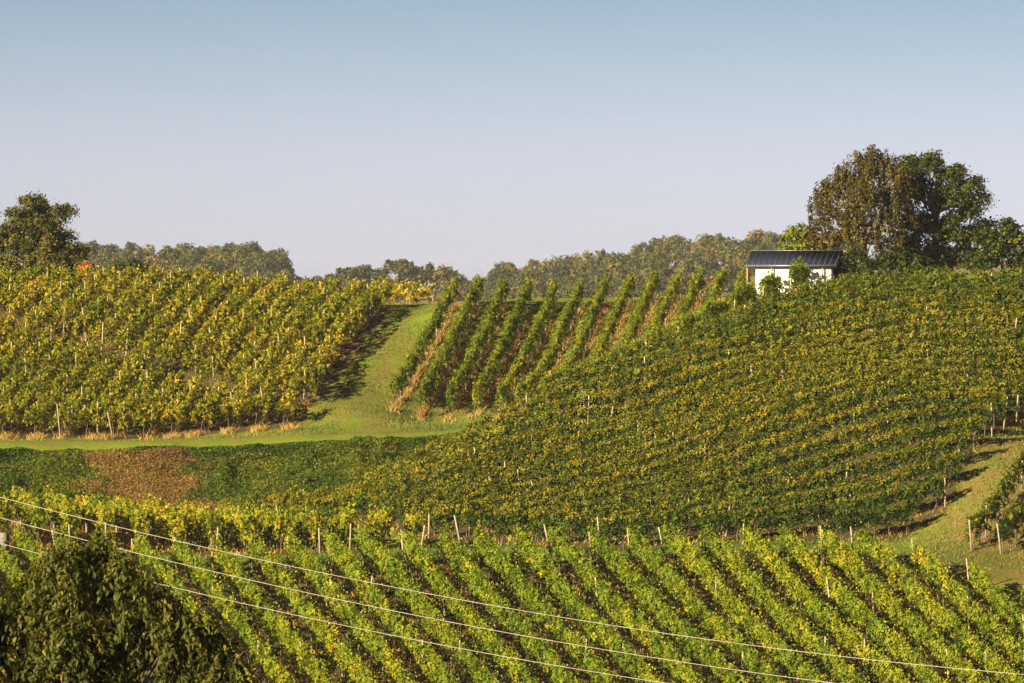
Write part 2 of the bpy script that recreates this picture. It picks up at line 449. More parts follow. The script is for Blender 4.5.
STRIPS = []       # row centre lines, for the weeds that grow under them
def vine_row(p0, p1, mat, label, group, dens=230, h0=.62, h1=1.9, wid=.30, leaf=.15, tint0=.42, tip_red_lit=0.0,
             gaps=(), post_step=5.0, lean=.25, post_first=None, stems=True, shoots=.22, seed=0, spread=.13, first_p=.6, clump=14, post_s=1.0, rag=1.0, pn=1.0):
    p0, p1 = np.asarray(p0, float), np.asarray(p1, float)
    L = np.linalg.norm(p1-p0)
    if L < 1.2: return None
    d = (p1-p0)/L; pr = np.array([-d[1], d[0]])
    base = np.array([p0[0], p0[1], ground(p0[0], p0[1])[0]])
    root = empty("vine_row", base)
    tag(root, label, "vine row", group)
    n = int(L*dens)
    CL = clump                                                     # leaves hang in clumps along the shoots
    cid = rng.integers(0, max(1, n//CL), n)
    s = np.clip(rng.uniform(0, L, n)[cid] + rng.normal(size=n)*.09, 0, L)
    wig = (noise(s/7, np.full(n, seed*3.7), seed=1)-.5)*.22
    v1 = noise(s/.95, np.full(n, seed*1.9), seed=2)             # vine by vine
    v2 = noise(s/3.2, np.full(n, seed*2.3), seed=3)
    keep = rng.uniform(size=n) < np.clip(1 - rag*(.4 - .9*v1 - .35*(v2-.5)), .3, 1)
    for a, b in gaps: keep &= ~((s > a) & (s < b))
    N0 = n; cid = cid[keep]
    s, wig, v1, v2 = s[keep], wig[keep], v1[keep], v2[keep]; n = len(s)
    top = h1 + ((v1-.5)*.34 + (v2-.5)*.2)*rag
    bot = h0 + (noise(s/.6, np.full(n, seed*5.1), seed=4)-.5)*.4
    q = rng.beta(1.45, 1.0, N0)[cid]
    h = bot + (top-bot)*q + rng.normal(size=n)*.07
    sh = rng.uniform(size=n) < .022
    h[sh] = top[sh] + rng.uniform(0, shoots*2, sh.sum())
    w = wid*(.8+.4*v1)*(1 - .45*np.clip((q-.6)/.4, 0, 1))
    t = (np.sign(rng.normal(size=N0))*rng.beta(2.2, 1.6, N0))[cid]*w*1.15 + rng.normal(size=n)*.05
    x = p0[0]+d[0]*s+pr[0]*(t+wig); y = p0[1]+d[1]*s+pr[1]*(t+wig)
    z = ground(x, y)+h
    pos = np.c_[x, y, z]-base
    nr = np.c_[pr[0]*np.sign(t)*.8, pr[1]*np.sign(t)*.8, np.full(n, .5)] + rng.normal(size=(N0, 3))[cid]*.5 + rng.normal(size=(n, 3))*.42
    tint = tint0 + spread*.45*rng.normal(size=n) + spread*.9*rng.normal(size=N0)[cid] + ((noise(x/1.1, y/1.1, seed=21)-.5)*.34 + (noise(x/6, y/6, seed=22)-.5)*.2)*pn + tip_red_lit*np.clip((q-.60)/.40, 0, 1)  # tip term: autumn tips, plus sunlit row tops painted over darker lower leaves
    V = [leaf_quads(pos, nr, leaf*rng.uniform(.65, 1.25, n), rng.uniform(.75, 1.1, (n, 1)))]
    Fc = [np.arange(4*n).reshape(-1, 4)]; mi = [np.zeros(n)]; tn = [np.clip(tint, 0, 1)]
    if stems:
        off = 4*n
        for ss in np.arange(.4, L, .95):
            if any(a < ss < b for a, b in gaps): continue
            ss += rng.uniform(-.1, .1)
            w0 = (noise([ss/7], [seed*3.7], seed=1)[0]-.5)*.35
            bx, by = p0+d*ss+pr*w0
            gz = ground(bx, by)[0]
            k = rng.normal(size=2)*.07
            path = np.array([[bx, by, gz-.1], [bx+k[0], by+k[1], gz+.4], [bx-k[1], by+k[0], gz+1.0]])-base
            vv, qq, _ = tube(path, [.035, .028, .018], 4)
            V.append(vv); Fc.append(qq+off); off += len(vv); mi.append(np.ones(len(qq))); tn.append(np.zeros(len(qq)))
    me = mesh_np("foliage", np.concatenate(V), Fc, np.concatenate(tn), [mat, M['vine_stem']], np.concatenate(mi))
    obj("foliage", me, root)
    # posts
    st = ([0.0] if rng.uniform() < first_p else []) + list(np.arange(post_step*(.8 if post_first is None else post_first), L-1.0, post_step)) + ([L] if rng.uniform() < first_p else [])
    for i, ss in enumerate(st):
        if any(a+.2 < ss < b-.2 for a, b in gaps): continue
        w0 = (noise([ss/7], [seed*3.7], seed=1)[0]-.5)*.35
        bx, by = p0+d*ss+pr*(w0+rng.normal()*.05)
        o = obj("post", POSTS[rng.integers(3)], root, np.array([bx, by, ground(bx, by)[0]])-base)
        ln = lean*rng.uniform(.5, 1.2)*(-1 if i == 0 else 1 if i == len(st)-1 else 0)
        ax = mathutils.Vector((-d[1], d[0], 0))
        e = mathutils.Quaternion(ax, ln).to_matrix() @ mathutils.Matrix.Rotation(rng.normal()*.05, 3, 'X') @ mathutils.Matrix.Rotation(rng.normal()*.05, 3, 'Y')
        o.rotation_euler = e.to_euler(); o.scale = (1, 1, post_s)
    STRIPS.append((p0, p1, gaps, group))
    return root

def clip_rows(poly, dirv, spacing, phase=0.0):
    """parallel lines cut by a polygon, ordered along the normal"""
    d = np.array(dirv, float); d /= np.linalg.norm(d); nn = np.array([-d[1], d[0]])
    c = poly @ nn
    out = []
    k = math.ceil((c.min()-phase)/spacing)
    while phase+k*spacing < c.max():
        o = phase+k*spacing
        ts = []
        for i in range(len(poly)):
            a, b = poly[i-1], poly[i]
            ca, cb = a @ nn, b @ nn
            if (ca-o)*(cb-o) < 0:
                u = (o-ca)/(cb-ca); ts.append((a+(b-a)*u) @ d)
        ts.sort()
        for i in range(0, len(ts)-1, 2):
            out.append((nn*o+d*ts[i], nn*o+d*ts[i+1]))
        k += 1
    return out

# near vineyard: rows run down towards the lower right
rows = clip_rows(B_FRONT, (6.7, -20), 1.86)
rows.sort(key=lambda r: r[0][0])
rows = [r for r in rows if np.linalg.norm(r[1]-r[0]) > 3 and CX+F*r[1][0]/r[1][1] > -60 and CX+F*r[0][0]/r[0][1] < 1060]
for i, (a, b) in enumerate(rows):
    vine_row(a, b, M['vine_front'], f"bright green vine row in the near vineyard, {ordinal(i+1)} from its left end",
             "vine rows of the near vineyard", dens=640, leaf=.112, tint0=.47, rag=.65, pn=.8, spread=.11, h0=.45, h1=1.72, wid=.25, post_step=9, seed=i+1, shoots=.3)

# terrace behind it on the left
d = np.array([-.13, 1.0]); d /= np.linalg.norm(d)
rows = clip_rows(B_BACK, d, 1.82)
rows.sort(key=lambda r: r[0][0])
for i, (a, b) in enumerate(rows):
    L = np.linalg.norm(b-a)
    gp = [(22, 27.5)] if CX+F*a[0]/a[1] < 110 else []
    vine_row(a, b, M['vine_left'], f"yellowing vine row ending at the track, {ordinal(i+1)} from the left below the bushy bank",
             "vine rows below the bushy bank", dens=400, leaf=.14, tint0=.45, first_p=.35, post_s=.9, h0=.7, h1=1.95, wid=.34, gaps=gp, seed=100+i, post_first=.7)

# large left vineyard
rows = clip_rows(B_LEFT, (4.9, 33), 1.84)
rows.sort(key=lambda r: -r[0][0])
for i, (a, b) in enumerate(rows):
    L = np.linalg.norm(b-a)
    dd = (b-a)/L
    # service lane that cuts across the rows
    lane_a, lane_b = np.array([PX(0, 361), 361.0]), np.array([PX(300, 339), 339.0])
    ld = lane_b-lane_a
    den = dd[0]*ld[1]-dd[1]*ld[0]; w = lane_a-a
    s_ = (w[0]*ld[1]-w[1]*ld[0])/den
    gp = [(s_-1.5, s_+1.5)] if i % 5 != 2 else [] if s_ > 4 else []
    vine_row(a, b, M['vine_left'], f"yellow-green vine row in the upper left vineyard, {ordinal(i+1)} left of the grass track",
             "vine rows of the upper left vineyard", dens=470, tint0=.49, spread=.13, pn=.8, first_p=.42, post_s=1.25, h0=.7, h1=2.0, wid=.70, leaf=.15, gaps=gp, seed=200+i, lean=.3, post_step=3.6)

# middle vineyard: open rows with brown weeds at the foot
rows = clip_rows(B_MID, (4.0, 26), 1.86, .35)
rows.sort(key=lambda r: r[0][0])
for i, (a, b) in enumerate(rows):
    vine_row(a, b, M['vine_mid'], f"narrow vine row above brown weeds, {ordinal(i+1)} to the right of the grass track",
             "vine rows of the steep middle vineyard", dens=600, tint0=.54, rag=.7, h0=.75, h1=2.15, wid=.225, leaf=.12, seed=300+i, lean=.06, post_step=3.6)

# big right hill
rows = clip_rows(B_RIGHT, (1.0, .36), 1.86)
rows.sort(key=lambda r: (r[0]+r[1])[1]-(r[0]+r[1])[0]*.36)
for i, (a, b) in enumerate(rows):
    vine_row(a, b, M['vine_right'], f"vine row with orange-brown tips on the right hill, {ordinal(i+1)} up from its foot",
             "vine rows of the right hill", dens=560, tint0=.25-.0016*(max(CX+F*a[0]/a[1], 430)-430)*.35, tip_red_lit=.45, first_p=.3, clump=12, rag=.45, pn=.45, spread=.10, h0=.5, h1=1.8, wid=.25, leaf=.115, seed=400+i, lean=.1, post_step=9)

# rows on the far right beyond the grass strip
sd = np.array([4.4, 10.0])/np.hypot(4.4, 10)
rows = [(np.array([PX(px, Y), Y]), np.array([PX(px, Y), Y])+sd*30) for px, Y in ((969, 262.0), (1003, 261.2), (1038, 260.6), (1073, 260))]
for i, (a, b) in enumerate(rows):
    vine_row(a, b, M['vine_right'], f"short dark vine row beyond the parched grass strip, {ordinal(i+1)} out from the right hill",
             "vine rows beyond the parched grass strip", dens=460, leaf=.125, rag=.6, tint0=.34, first_p=1.0, h0=.5, h1=1.8, wid=.26, seed=500+i, lean=.35, post_step=3.2)

# two low yellow rows on the crest at the end of the track
for i, Y in enumerate((379, 383)):
    a, b = np.array([PX(372, Y), Y]), np.array([PX(432, Y), Y+1.0])
    vine_row(a, b, M['vine_left'], ("low bright yellow vine row on the crest, nearer of two where the track ends", "low bright yellow vine row on the crest, farther of two where the track ends")[i],
             "low yellow rows where the track ends", dens=230, tint0=.70, h0=.3, h1=1.5, wid=.35, leaf=.17, seed=600+i, lean=.2, post_step=9)

# ------------------------------------------------------------------ grass and weeds
def blades(x, y, hgt, wd, leanv=.35):
    n = len(x); z = ground(x, y)-.02
    an = rng.uniform(0, 2*np.pi, n); c, s = np.cos(an)*wd/2, np.sin(an)*wd/2
    tip = np.c_[x+rng.normal(size=n)*hgt*leanv, y+rng.normal(size=n)*hgt*leanv, z+hgt]
    V = np.stack([np.c_[x-c, y-s, z], np.c_[x+c, y+s, z], tip], 1).reshape(-1, 3)
    return V, np.arange(3*n).reshape(-1, 3)

def strip_pts(groups, per_m, width, ends=0.0):
    xs, ys = [], []
    for p0, p1, gaps, gname in STRIPS:
        if gname not in groups: continue
        L = np.linalg.norm(p1-p0); n = int(L*per_m)
        if n < 1: continue
        d = (p1-p0)/L; pr = np.array([-d[1], d[0]])
        s = rng.uniform(-ends, L+ends, n); t = rng.normal(size=n)*width
        xs.append(p0[0]+d[0]*s+pr[0]*t); ys.append(p0[1]+d[1]*s+pr[1]*t)
    return np.concatenate(xs), np.concatenate(ys)

def weeds(name, label, groups, per_m, width, hgt, mat, tint0, ends=.3):
    x, y = strip_pts(groups, per_m, width, ends)
    cl = noise(x/1.3, y/1.3, seed=41)
    k = rng.uniform(size=len(x)) < np.clip(cl*1.5-.1, .1, 1); x, y, cl = x[k], y[k], cl[k]
    h = hgt*rng.uniform(.4, 1.3, len(x))*(.5+cl)
    V, f = blades(x, y, h, .07, .65)
    t = np.clip(tint0+rng.normal(size=len(x))*.26+(noise(x/3, y/3, seed=43)-.5)*.7, 0, 1)
    o = obj(name, mesh_np(name, V, [f], t, [mat])); tag(o, label, "weeds", kind="stuff")
weeds("dry_weeds", "strips of tall brown dry weeds under the open rows", ["vine rows of the steep middle vineyard"], 85, .13, .42, M['dry_grass'], .45, .3)
weeds("dry_weeds", "brown dry weeds along the feet of the upper left vines", ["vine rows of the upper left vineyard", "low yellow rows where the track ends"], 30, .25, .30, M['dry_grass'], .40, .5)
weeds("dry_weeds", "brown weeds between the near vine rows", ["vine rows of the near vineyard", "vine rows below the bushy bank"], 60, .55, .28, M['dry_grass'], .22)
weeds("dry_weeds", "parched brown weeds under the vines of the right hill", ["vine rows of the right hill"], 14, .35, .30, M['dry_grass'], .35)
# pale straw tufts at the row ends along the terrace track
xs, ys = [], []
for p0, p1, gaps, gname in STRIPS:
    if gname in ("vine rows of the upper left vineyard", "vine rows of the steep middle vineyard"):
        if p0[1] > 345 or CX+F*p0[0]/p0[1] > 510: continue
        m = 150 if rng.uniform() < .6 else 30
        c = p0+rng.normal(size=2)*.25+np.array([0, -.4])
        xs.append(c[0]+rng.normal(size=m)*.24); ys.append(c[1]+rng.normal(size=m)*.24)
x, y = np.concatenate(xs), np.concatenate(ys)
V, f = blades(x, y, rng.uniform(.15, .6, len(x)), .06, .6)
o = obj("straw_tufts", mesh_np("straw_tufts", V, [f], np.clip(.66+rng.normal(size=len(x))*.13, 0, .85), [M['dry_grass']]))
tag(o, "pale straw grass tufts at the vine row ends along the track", "grass", kind="stuff")

def grass_area(name, label, poly, per_m2, hgt, tint0, avoid=()):
    lo, hi = poly.min(0), poly.max(0)
    n = int((hi-lo).prod()*per_m2)
    x, y = rng.uniform(lo[0], hi[0], n), rng.uniform(lo[1], hi[1], n)
    k = poly_in(x, y, poly)
    for a in avoid: k &= ~poly_in(x, y, a)
    x, y = x[k], y[k]
    pat = fbm(x/2.5, y/2.5, 51, 3)
    k = rng.uniform(size=len(x)) < np.clip(pat*2-.35, .08, 1); x, y, pat = x[k], y[k], pat[k]
    V, f = blades(x, y, hgt*rng.uniform(.4, 1.4, len(x))*(.5+pat), .07)
    t = np.clip(tint0+rng.normal(size=len(x))*.16+(noise(x/4, y/4, seed=53)-.5)*.55, 0, 1)
    o = obj(name, mesh_np(name, V, [f], t, [M['grass']])); tag(o, label, "grass", kind="stuff")
grass_area("grass", "mown green grass of the track between the upper vineyards", pp((-100, 331.5), (300, 331), (560, 331), (760, 336), (760, 366), (440, 374), (380, 374), (385, 366), (292, 335), (150, 333.5), (-100, 333.5)), 60, .12, .56)
grass_area("grass", "sunlit dry grass strip beside the right hill", pp((860, 258), (1200, 256), (1250, 300), (1080, 291), (1010, 282), (940, 271), (880, 266)), 55, .14, .68)
grass_area("grass", "green grass along the track above the near vineyard", pp((-100, 258), (190, 254.5), (500, 256), (860, 256), (880, 266), (600, 265), (430, 270), (420, 263), (190, 260), (-100, 261)), 55, .16, .42)

# bank of brambles with a patch of dead bracken
BANK = pp((-120, 311), (200, 311), (340, 309), (425, 308), (470, 322), (470, 328.0), (300, 328.0), (-120, 327.2))
def bank_cover(name, label, mat, brown, n, leaf, seed):
    lo, hi = BANK.min(0), BANK.max(0)
    x, y = rng.uniform(lo[0], hi[0], n), rng.uniform(lo[1], hi[1], n)
    px = CX+F*x/y
    e = (noise(x/1.3, y/1.3, seed=63)-.5)*2.4 + rng.normal(size=n)*.35
    patch = ((px-(128+ (330-y)*3.0))/(52))**2 + ((y-320)/9.5)**2 + e*.8 < 1.0
    k = poly_in(x, y, BANK) & (patch == brown); x, y = x[k], y[k]
    clump = fbm(x/1.7, y/2.2, seed, 3)
    H = (clump**2*1.6 if not brown else clump*.95) * sstep(328.2, 325.5, y)+.06
    h = H*rng.beta(2.0, 1.0, len(x))
    pos = np.c_[x, y, ground(x, y)+h]
    nr = np.c_[np.zeros((len(x), 2)), np.ones(len(x))]+rng.normal(size=(len(x), 3))*.7
    t = np.clip((.56 if not brown else .42)+rng.normal(size=len(x))*.2+(noise(x/2, y/2, seed=65)-.5)*.6, 0, 1)
    V = leaf_quads(pos, nr, leaf*rng.uniform(.6, 1.3, len(x)), .8 if not brown else .35)
    o = obj(name, mesh_np(name, V, [np.arange(len(V)).reshape(-1, 4)], t, [mat])); tag(o, label, "undergrowth", kind="stuff")
bank_cover("undergrowth", "dark green brambles covering the terrace bank", M['bramble'], False, 300000, .125, 61)
bank_cover("bracken", "patch of dead brown bracken on the terrace bank", M['bracken'], True, 420000, .15, 62)

# ------------------------------------------------------------------ trees
def tree(name, label, cat, base, lobes, mat, bark, leaf=.3, clumps=26, per=30, cr=.45, trunk_r=.22, group=None, hang=False,
         tint0=.45, flat=.7, fill=.25, side_lit=None, leafaspect=.7):
    """lobes: (x, y, z, r) relative to the base, crown built from leaf clumps on shells of the lobes"""
    base = np.asarray(base, float)
    root = empty(name, base); tag(root, label, cat, group)
    lob = np.asarray(lobes, float)
    mb = MB()
    top = lob[:, 2].max()
    fork = np.array([0, 0, max(.8, lob[:, 2].min()*.75)])
    zt = np.linspace(-.4, 1, 6)
    c0 = np.array([lob[:, 0].mean()*.5, lob[:, 1].mean()*.5, top*.82])
    tp = [np.array([0, 0, -.4])]+[np.array([0, 0, 0])+c0*u+np.array([math.sin(u*5)*.12, math.cos(u*4)*.1, 0])*trunk_r*4*u for u in np.linspace(.08, 1, 7)]
    mb.tube(tp, trunk_r*np.array([1.5, 1.15, 1, .85, .68, .5, .34, .15]), 9)
    P_, N_, T_ = [], [], []
    for lx, ly, lz, lr in lob:
        c = np.array([lx, ly, lz])
        u0 = np.clip((lz-lr*.9)/max(top, .1)*.85, .12, .8); st = c0*u0
        mid = (st+c)/2+np.array([0, 0, .25*lr])+rng.normal(size=3)*.1*lr
        pth = np.array([st, st*.6+mid*.4+rng.normal(size=3)*.05*lr, mid, c+(c-mid)*.3])
        rr = trunk_r*min(.6, .25+.1*lr)
        mb.tube(pth, [rr, rr*.75, rr*.5, rr*.2], 6)
        m = max(5, int(clumps*lr**2))
        dv = unit(rng.normal(size=(m, 3))); dv[:, 2] = np.where(dv[:, 2] < -.5, -dv[:, 2], dv[:, 2])
        rad = np.where(rng.uniform(size=m) < fill, rng.uniform(.2, .7, m), rng.uniform(.78, 1.08, m))*lr
        cc = c + dv*rad[:, None]*np.array([1, 1, .9])
        for j in range(0, m, max(1, m//6)):
            q = cc[j]; w0 = pth[2]; mm = (w0+q)/2+np.array([0, 0, .1*lr])
            mb.tube([w0, mm, q], [rr*.32, rr*.22, rr*.08], 4)
        for j in range(m):
            k = int(per*rng.uniform(.5, 1.5))
            sz = cr*rng.uniform(.6, 1.35)
            off = rng.normal(size=(k, 3))*sz*np.array([.6, .6, .6*flat])
            if hang:
                tt = rng.uniform(0, 1, k)**.8
                off = np.c_[rng.normal(size=k)*sz*.28+dv[j, 0]*tt*.25, rng.normal(size=k)*sz*.28+dv[j, 1]*tt*.25, -tt*sz*3.2+.15]
            P_.append(cc[j]+off)
            nn = dv[j]*.7+np.array([0, 0, .6])+rng.normal(size=(k, 3))*.6
            N_.append(nn)
            T_.append(np.full(k, tint0+rng.normal()*.14)+rng.normal(size=k)*.12)
    P_, N_, T_ = np.concatenate(P_), np.concatenate(N_), np.clip(np.concatenate(T_), 0, 1)
    n = len(P_)
    V = leaf_quads(P_, N_, leaf*rng.uniform(.6, 1.3, n), leafaspect, np.array([0, 0, -1.0]) if hang else None)
    mb.build("trunk", bark, root, smooth=True)
    obj("crown", mesh_np("crown", V, [np.arange(4*n).reshape(-1, 4)], T_, [mat]), root)
    return root

def pix_lobes(base, Y, L):
    """lobes given as (column, row, radius in pixels, depth offset in metres)"""
    return [((px-CX)/F*Y-base[0], dy, (HZ-py)/F*Y-base[2], r/F*Y) for px, py, r, dy in L]

def gbase(px, Y):
    x = PX(px, Y); return np.array([x, Y, ground(x, Y)[0]])

b = gbase(34, 388)
tree("broadleaf_tree", "rounded olive-brown broadleaf tree standing behind the upper left vineyard", "tree", b,
     pix_lobes(b, 388, [(33, 206, 13, 0), (50, 222, 14, .6), (64, 214, 9, -.4), (18, 222, 14, -.4), (38, 238, 20, -.6), (8, 243, 18, .4), (60, 246, 16, 0), (76, 254, 11, .2), (22, 258, 18, -.6), (50, 264, 18, -.7), (-8, 256, 16, 0), (-20, 240, 18, .8), (70, 268, 12, -.3), (0, 270, 16, -.3), (14, 276, 14, -.4), (36, 277, 14, -.4), (58, 276, 12, -.3), (-14, 276, 14, 0), (35, 222, 16, .8)]),
     M['oak'], M['bark'], leaf=.22, clumps=28, per=50, cr=.40, trunk_r=.3, tint0=.55)
b = gbase(86, 386)
tree("orange_shrub", "small orange autumn shrub at the foot of the rounded tree", "shrub", b,
     pix_lobes(b, 386, [(85, 268, 5, 0), (91, 268, 4, .2), (82, 273, 5, 0), (88, 277, 6, 0)]), M['orange_bush'], M['bark'], leaf=.22, clumps=40, per=22, cr=.25, trunk_r=.05)
b = gbase(132, 420)
tree("dark_shrub", "dark green shrub against the distant wood left of the track", "shrub", b,
     pix_lobes(b, 420, [(120, 272, 9, 0), (134, 270, 10, .3), (146, 275, 9, 0), (128, 280, 11, 0), (142, 283, 10, 0)]), M['green_tree'], M['bark'], leaf=.3, clumps=30, per=26, cr=.4, trunk_r=.08, tint0=.5)
# group of trees beside the hut
b = gbase(864, 350)
tree("weeping_beech", "tall copper-brown weeping tree with drooping branches beside the hut", "tree", b,
     pix_lobes(b, 350, [(871, 151, 7, 0), (884, 155, 7, .2), (858, 156, 8, .2), (896, 162, 9, 0), (902, 178, 11, .2), (908, 190, 11, .3), (816, 198, 8, .3), (815, 238, 9, .2), (870, 158, 9, 0), (866, 168, 15, .3), (848, 172, 13, -.2), (888, 170, 14, .3), (836, 186, 14, 0), (862, 192, 18, -.9), (890, 192, 16, -.6), (824, 188, 9, .3), (834, 210, 13, -.4), (858, 216, 16, -1.2), (884, 218, 16, -1.0), (820, 208, 9, .4), (844, 232, 12, -.6), (872, 238, 14, -1.1), (896, 236, 12, -.4), (818, 222, 8, .2), (904, 205, 12, 0), (826, 232, 8, 0)]),
     M['beech'], M['pale_bark'], leaf=.18, clumps=34, per=48, cr=.40, trunk_r=.26, hang=True, tint0=.55, fill=.35)
b = gbase(932, 354)
tree("dense_tree", "tall dark green broadleaf tree right of the weeping tree", "tree", b,
     pix_lobes(b, 354, [(928, 170, 14, 0), (912, 164, 10, .4), (908, 176, 12, .5), (934, 160, 8, .2), (950, 180, 14, .3), (956, 174, 8, 0), (970, 190, 14, 0), (920, 195, 17, -.4), (945, 205, 20, -.8), (972, 214, 14, -.4), (982, 200, 8, 0), (916, 226, 18, -.6), (946, 236, 22, -1), (974, 240, 16, -.5), (986, 226, 8, .2), (910, 250, 16, -.5), (935, 262, 18, -.9), (962, 262, 18, -.8), (900, 262, 12, -.6)]),
     M['green_tree'], M['bark'], leaf=.21, clumps=30, per=50, cr=.40, trunk_r=.28, tint0=.55)
b = gbase(1000, 350)
tree("bushy_tree", "low dark bushy tree right of the tall green tree", "tree", b,
     pix_lobes(b, 350, [(988, 244, 14, 0), (1006, 236, 13, .4), (1020, 246, 14, .2), (1000, 258, 16, -.3), (1022, 264, 14, -.2), (984, 264, 13, -.3), (1038, 250, 14, .3), (1010, 228, 8, .2)]),
     M['green_tree'], M['bark'], leaf=.26, clumps=34, per=32, cr=.38, trunk_r=.14, tint0=.48)
b = gbase(800, 352)
tree("round_tree", "small round yellow-green tree behind the hut roof", "tree", b,
     pix_lobes(b, 352, [(800, 234, 10, 0), (792, 244, 11, .2), (808, 246, 11, -.2), (800, 254, 13, -.2), (818, 252, 9, 0), (786, 256, 9, .3), (824, 260, 9, 0)]),
     M['yellow_tree'], M['bark'], leaf=.24, clumps=38, per=30, cr=.34, trunk_r=.1, tint0=.4)
b = gbase(852, 341)
tree("evergreen_shrub", "dark evergreen shrub between the hut and the weeping tree", "shrub", b,
     pix_lobes(b, 341, [(848, 262, 9, 0), (858, 258, 9, .3), (866, 266, 9, 0), (852, 274, 10, 0), (842, 272, 7, 0), (864, 278, 10, 0)]),
     M['green_tree'], M['bark'], leaf=.2, clumps=42, per=30, cr=.3, trunk_r=.06, tint0=.3)

b = gbase(884, 346)
tree("dark_shrub", "low dark shrub in the shade under the weeping tree", "shrub", b,
     pix_lobes(b, 346, [(872, 268, 9, 0), (884, 264, 10, .2), (896, 260, 11, 0), (906, 264, 11, 0), (918, 266, 11, 0), (890, 274, 11, -.1), (908, 275, 11, -.1), (930, 270, 10, 0)]),
     M['green_tree'], M['bark'], leaf=.22, clumps=40, per=30, cr=.3, trunk_r=.06, tint0=.42)

# distant woods, one mass each
def wood(name, label, spots, seed):
    P_, N_, T_, S_ = [], [], [], []
    for x, y, hgt, wd, t0 in spots:
        z = ground(x, y)[0]
        m = 15
        for k in range(m):
            dv = unit(rng.normal(size=3)); dv[2] = abs(dv[2])*1.2-.25
            c = np.array([x, y, z+hgt*.62])+dv*np.array([wd*.42, wd*.42, hgt*.34])
            q = 34
            off = unit(rng.normal(size=(q, 3)))*wd*.17*rng.uniform(.5, 1.15, (q, 1))
            P_.append(c+off); N_.append(unit(off)*.8+dv*.4+rng.normal(size=(q, 3))*.45)
            T_.append(t0+rng.normal(size=q)*.10+rng.normal()*.05); S_.append(np.full(q, wd*.095))
    P_, N_, T_, S_ = map(np.concatenate, (P_, N_, T_, S_))
    V = leaf_quads(P_, N_, S_*rng.uniform(.7, 1.3, len(S_)), .9)
    o = obj(name, mesh_np(name, V, [np.arange(len(V)).reshape(-1, 4)], np.clip(T_, 0, 1), [M['forest']])); tag(o, label, "woodland", kind="stuff")
def spots(px0, px1, y0, y1, n, edge=None):
    out = []
    for _ in range(n):
        y = rng.uniform(y0, y1); px = rng.uniform(px0, px1)
        if edge and y > 1300 and rng.uniform() > edge(px): continue
        x = PX(px, y); h = rng.uniform(5, 10.5)
        out.append((x, y, h, h*rng.uniform(.6, .9), .42+rng.normal()*.26))
    return out
wood("woodland", "hazy mixed wood on the distant hill behind the middle vineyard", spots(500, 860, 1150, 1680, 470), 1)
wood("woodland", "hazy wood on the distant rise behind the upper left vineyard", spots(60, 288, 1250, 1620, 330), 2)
wood("thicket", "hazy belt of low trees on the distant slope above the track", [(x, y, h*.55, w*.8, t) for x, y, h, w, t in spots(285, 520, 1400, 1660, 130)], 3)

RIDGE = [(350, 276, 9, 'rounded'), (364, 274, 8, 'squat'), (381, 276, 7, 'small'), (404, 269, 12, 'big dark domed'), (419, 275, 9, 'broad'), (430, 272, 6, 'slim pointed'),
         (443, 274, 9, 'reddish round'), (385, 283, 8, 'low bushy'), (496, 280, 7, 'pale small'), (332, 281, 6, 'tiny'), (456, 279, 7, 'flat-topped'), (318, 283, 6, 'faint bushy')]
for i, (px, py, r, kind) in enumerate(RIDGE):
    Y = 1500 if i != 7 else 1250
    b = gbase(px, Y)
    cz = (HZ-py)/F*Y-b[2]; rr = r/F*Y
    lb = [(rng.normal()*rr*.35, rng.normal()*rr*.35, cz+rng.uniform(-.35, .3)*rr, rr*rng.uniform(.45, .7)) for _ in range(6)]
    if 'pointed' in kind: lb = [(0, 0, cz+rr*(.9-k*.5), rr*(.25+.12*k)) for k in range(5)]
    lb += [(0, 0, max(1.5, cz-rr*.9), rr*.6)]
    nxt = "right of the big domed one" if px > 404 else "left of the big domed one"
    lab = f"{kind} hazy tree on the distant skyline ridge" + ("" if kind.startswith('big') else ", " + nxt)
    tree("skyline_tree", lab, "tree", b, lb, M['forest'], M['bark'], leaf=.95, clumps=7.0, per=14, cr=.9, trunk_r=.3, group="trees on the distant ridge", tint0=.75 if 'reddish' in kind else .35, leafaspect=.9)

# foreground walnut below the camera: long drooping leaflets
b = gbase(60, 92)
FW = [(96, 548, 26), (70, 556, 28), (112, 568, 30), (40, 590, 34), (85, 598, 42), (140, 592, 30), (160, 606, 28), (184, 622, 26), (20, 630, 44), (70, 640, 46), (120, 636, 44), (165, 650, 36), (205, 640, 26), (222, 660, 22), (236, 690, 26),  (20, 690, 50), (90, 700, 55), (160, 705, 46), (214, 705, 34), (-20, 610, 40), (-40, 670, 60), (60, 755, 70), (150, 765, 60), (-30, 770, 70)]
tree("walnut_tree", "dark walnut-like tree with long drooping leaves below the cables", "tree", b,
     pix_lobes(b, 92, [(x, y+12, r, rng.uniform(-.5, .5)) for x, y, r in FW]), M['walnut'], M['bark'], leaf=.145, clumps=160, per=30, cr=.19, trunk_r=.2, hang=True,
     tint0=.52, flat=1.2, fill=.45, leafaspect=.36)

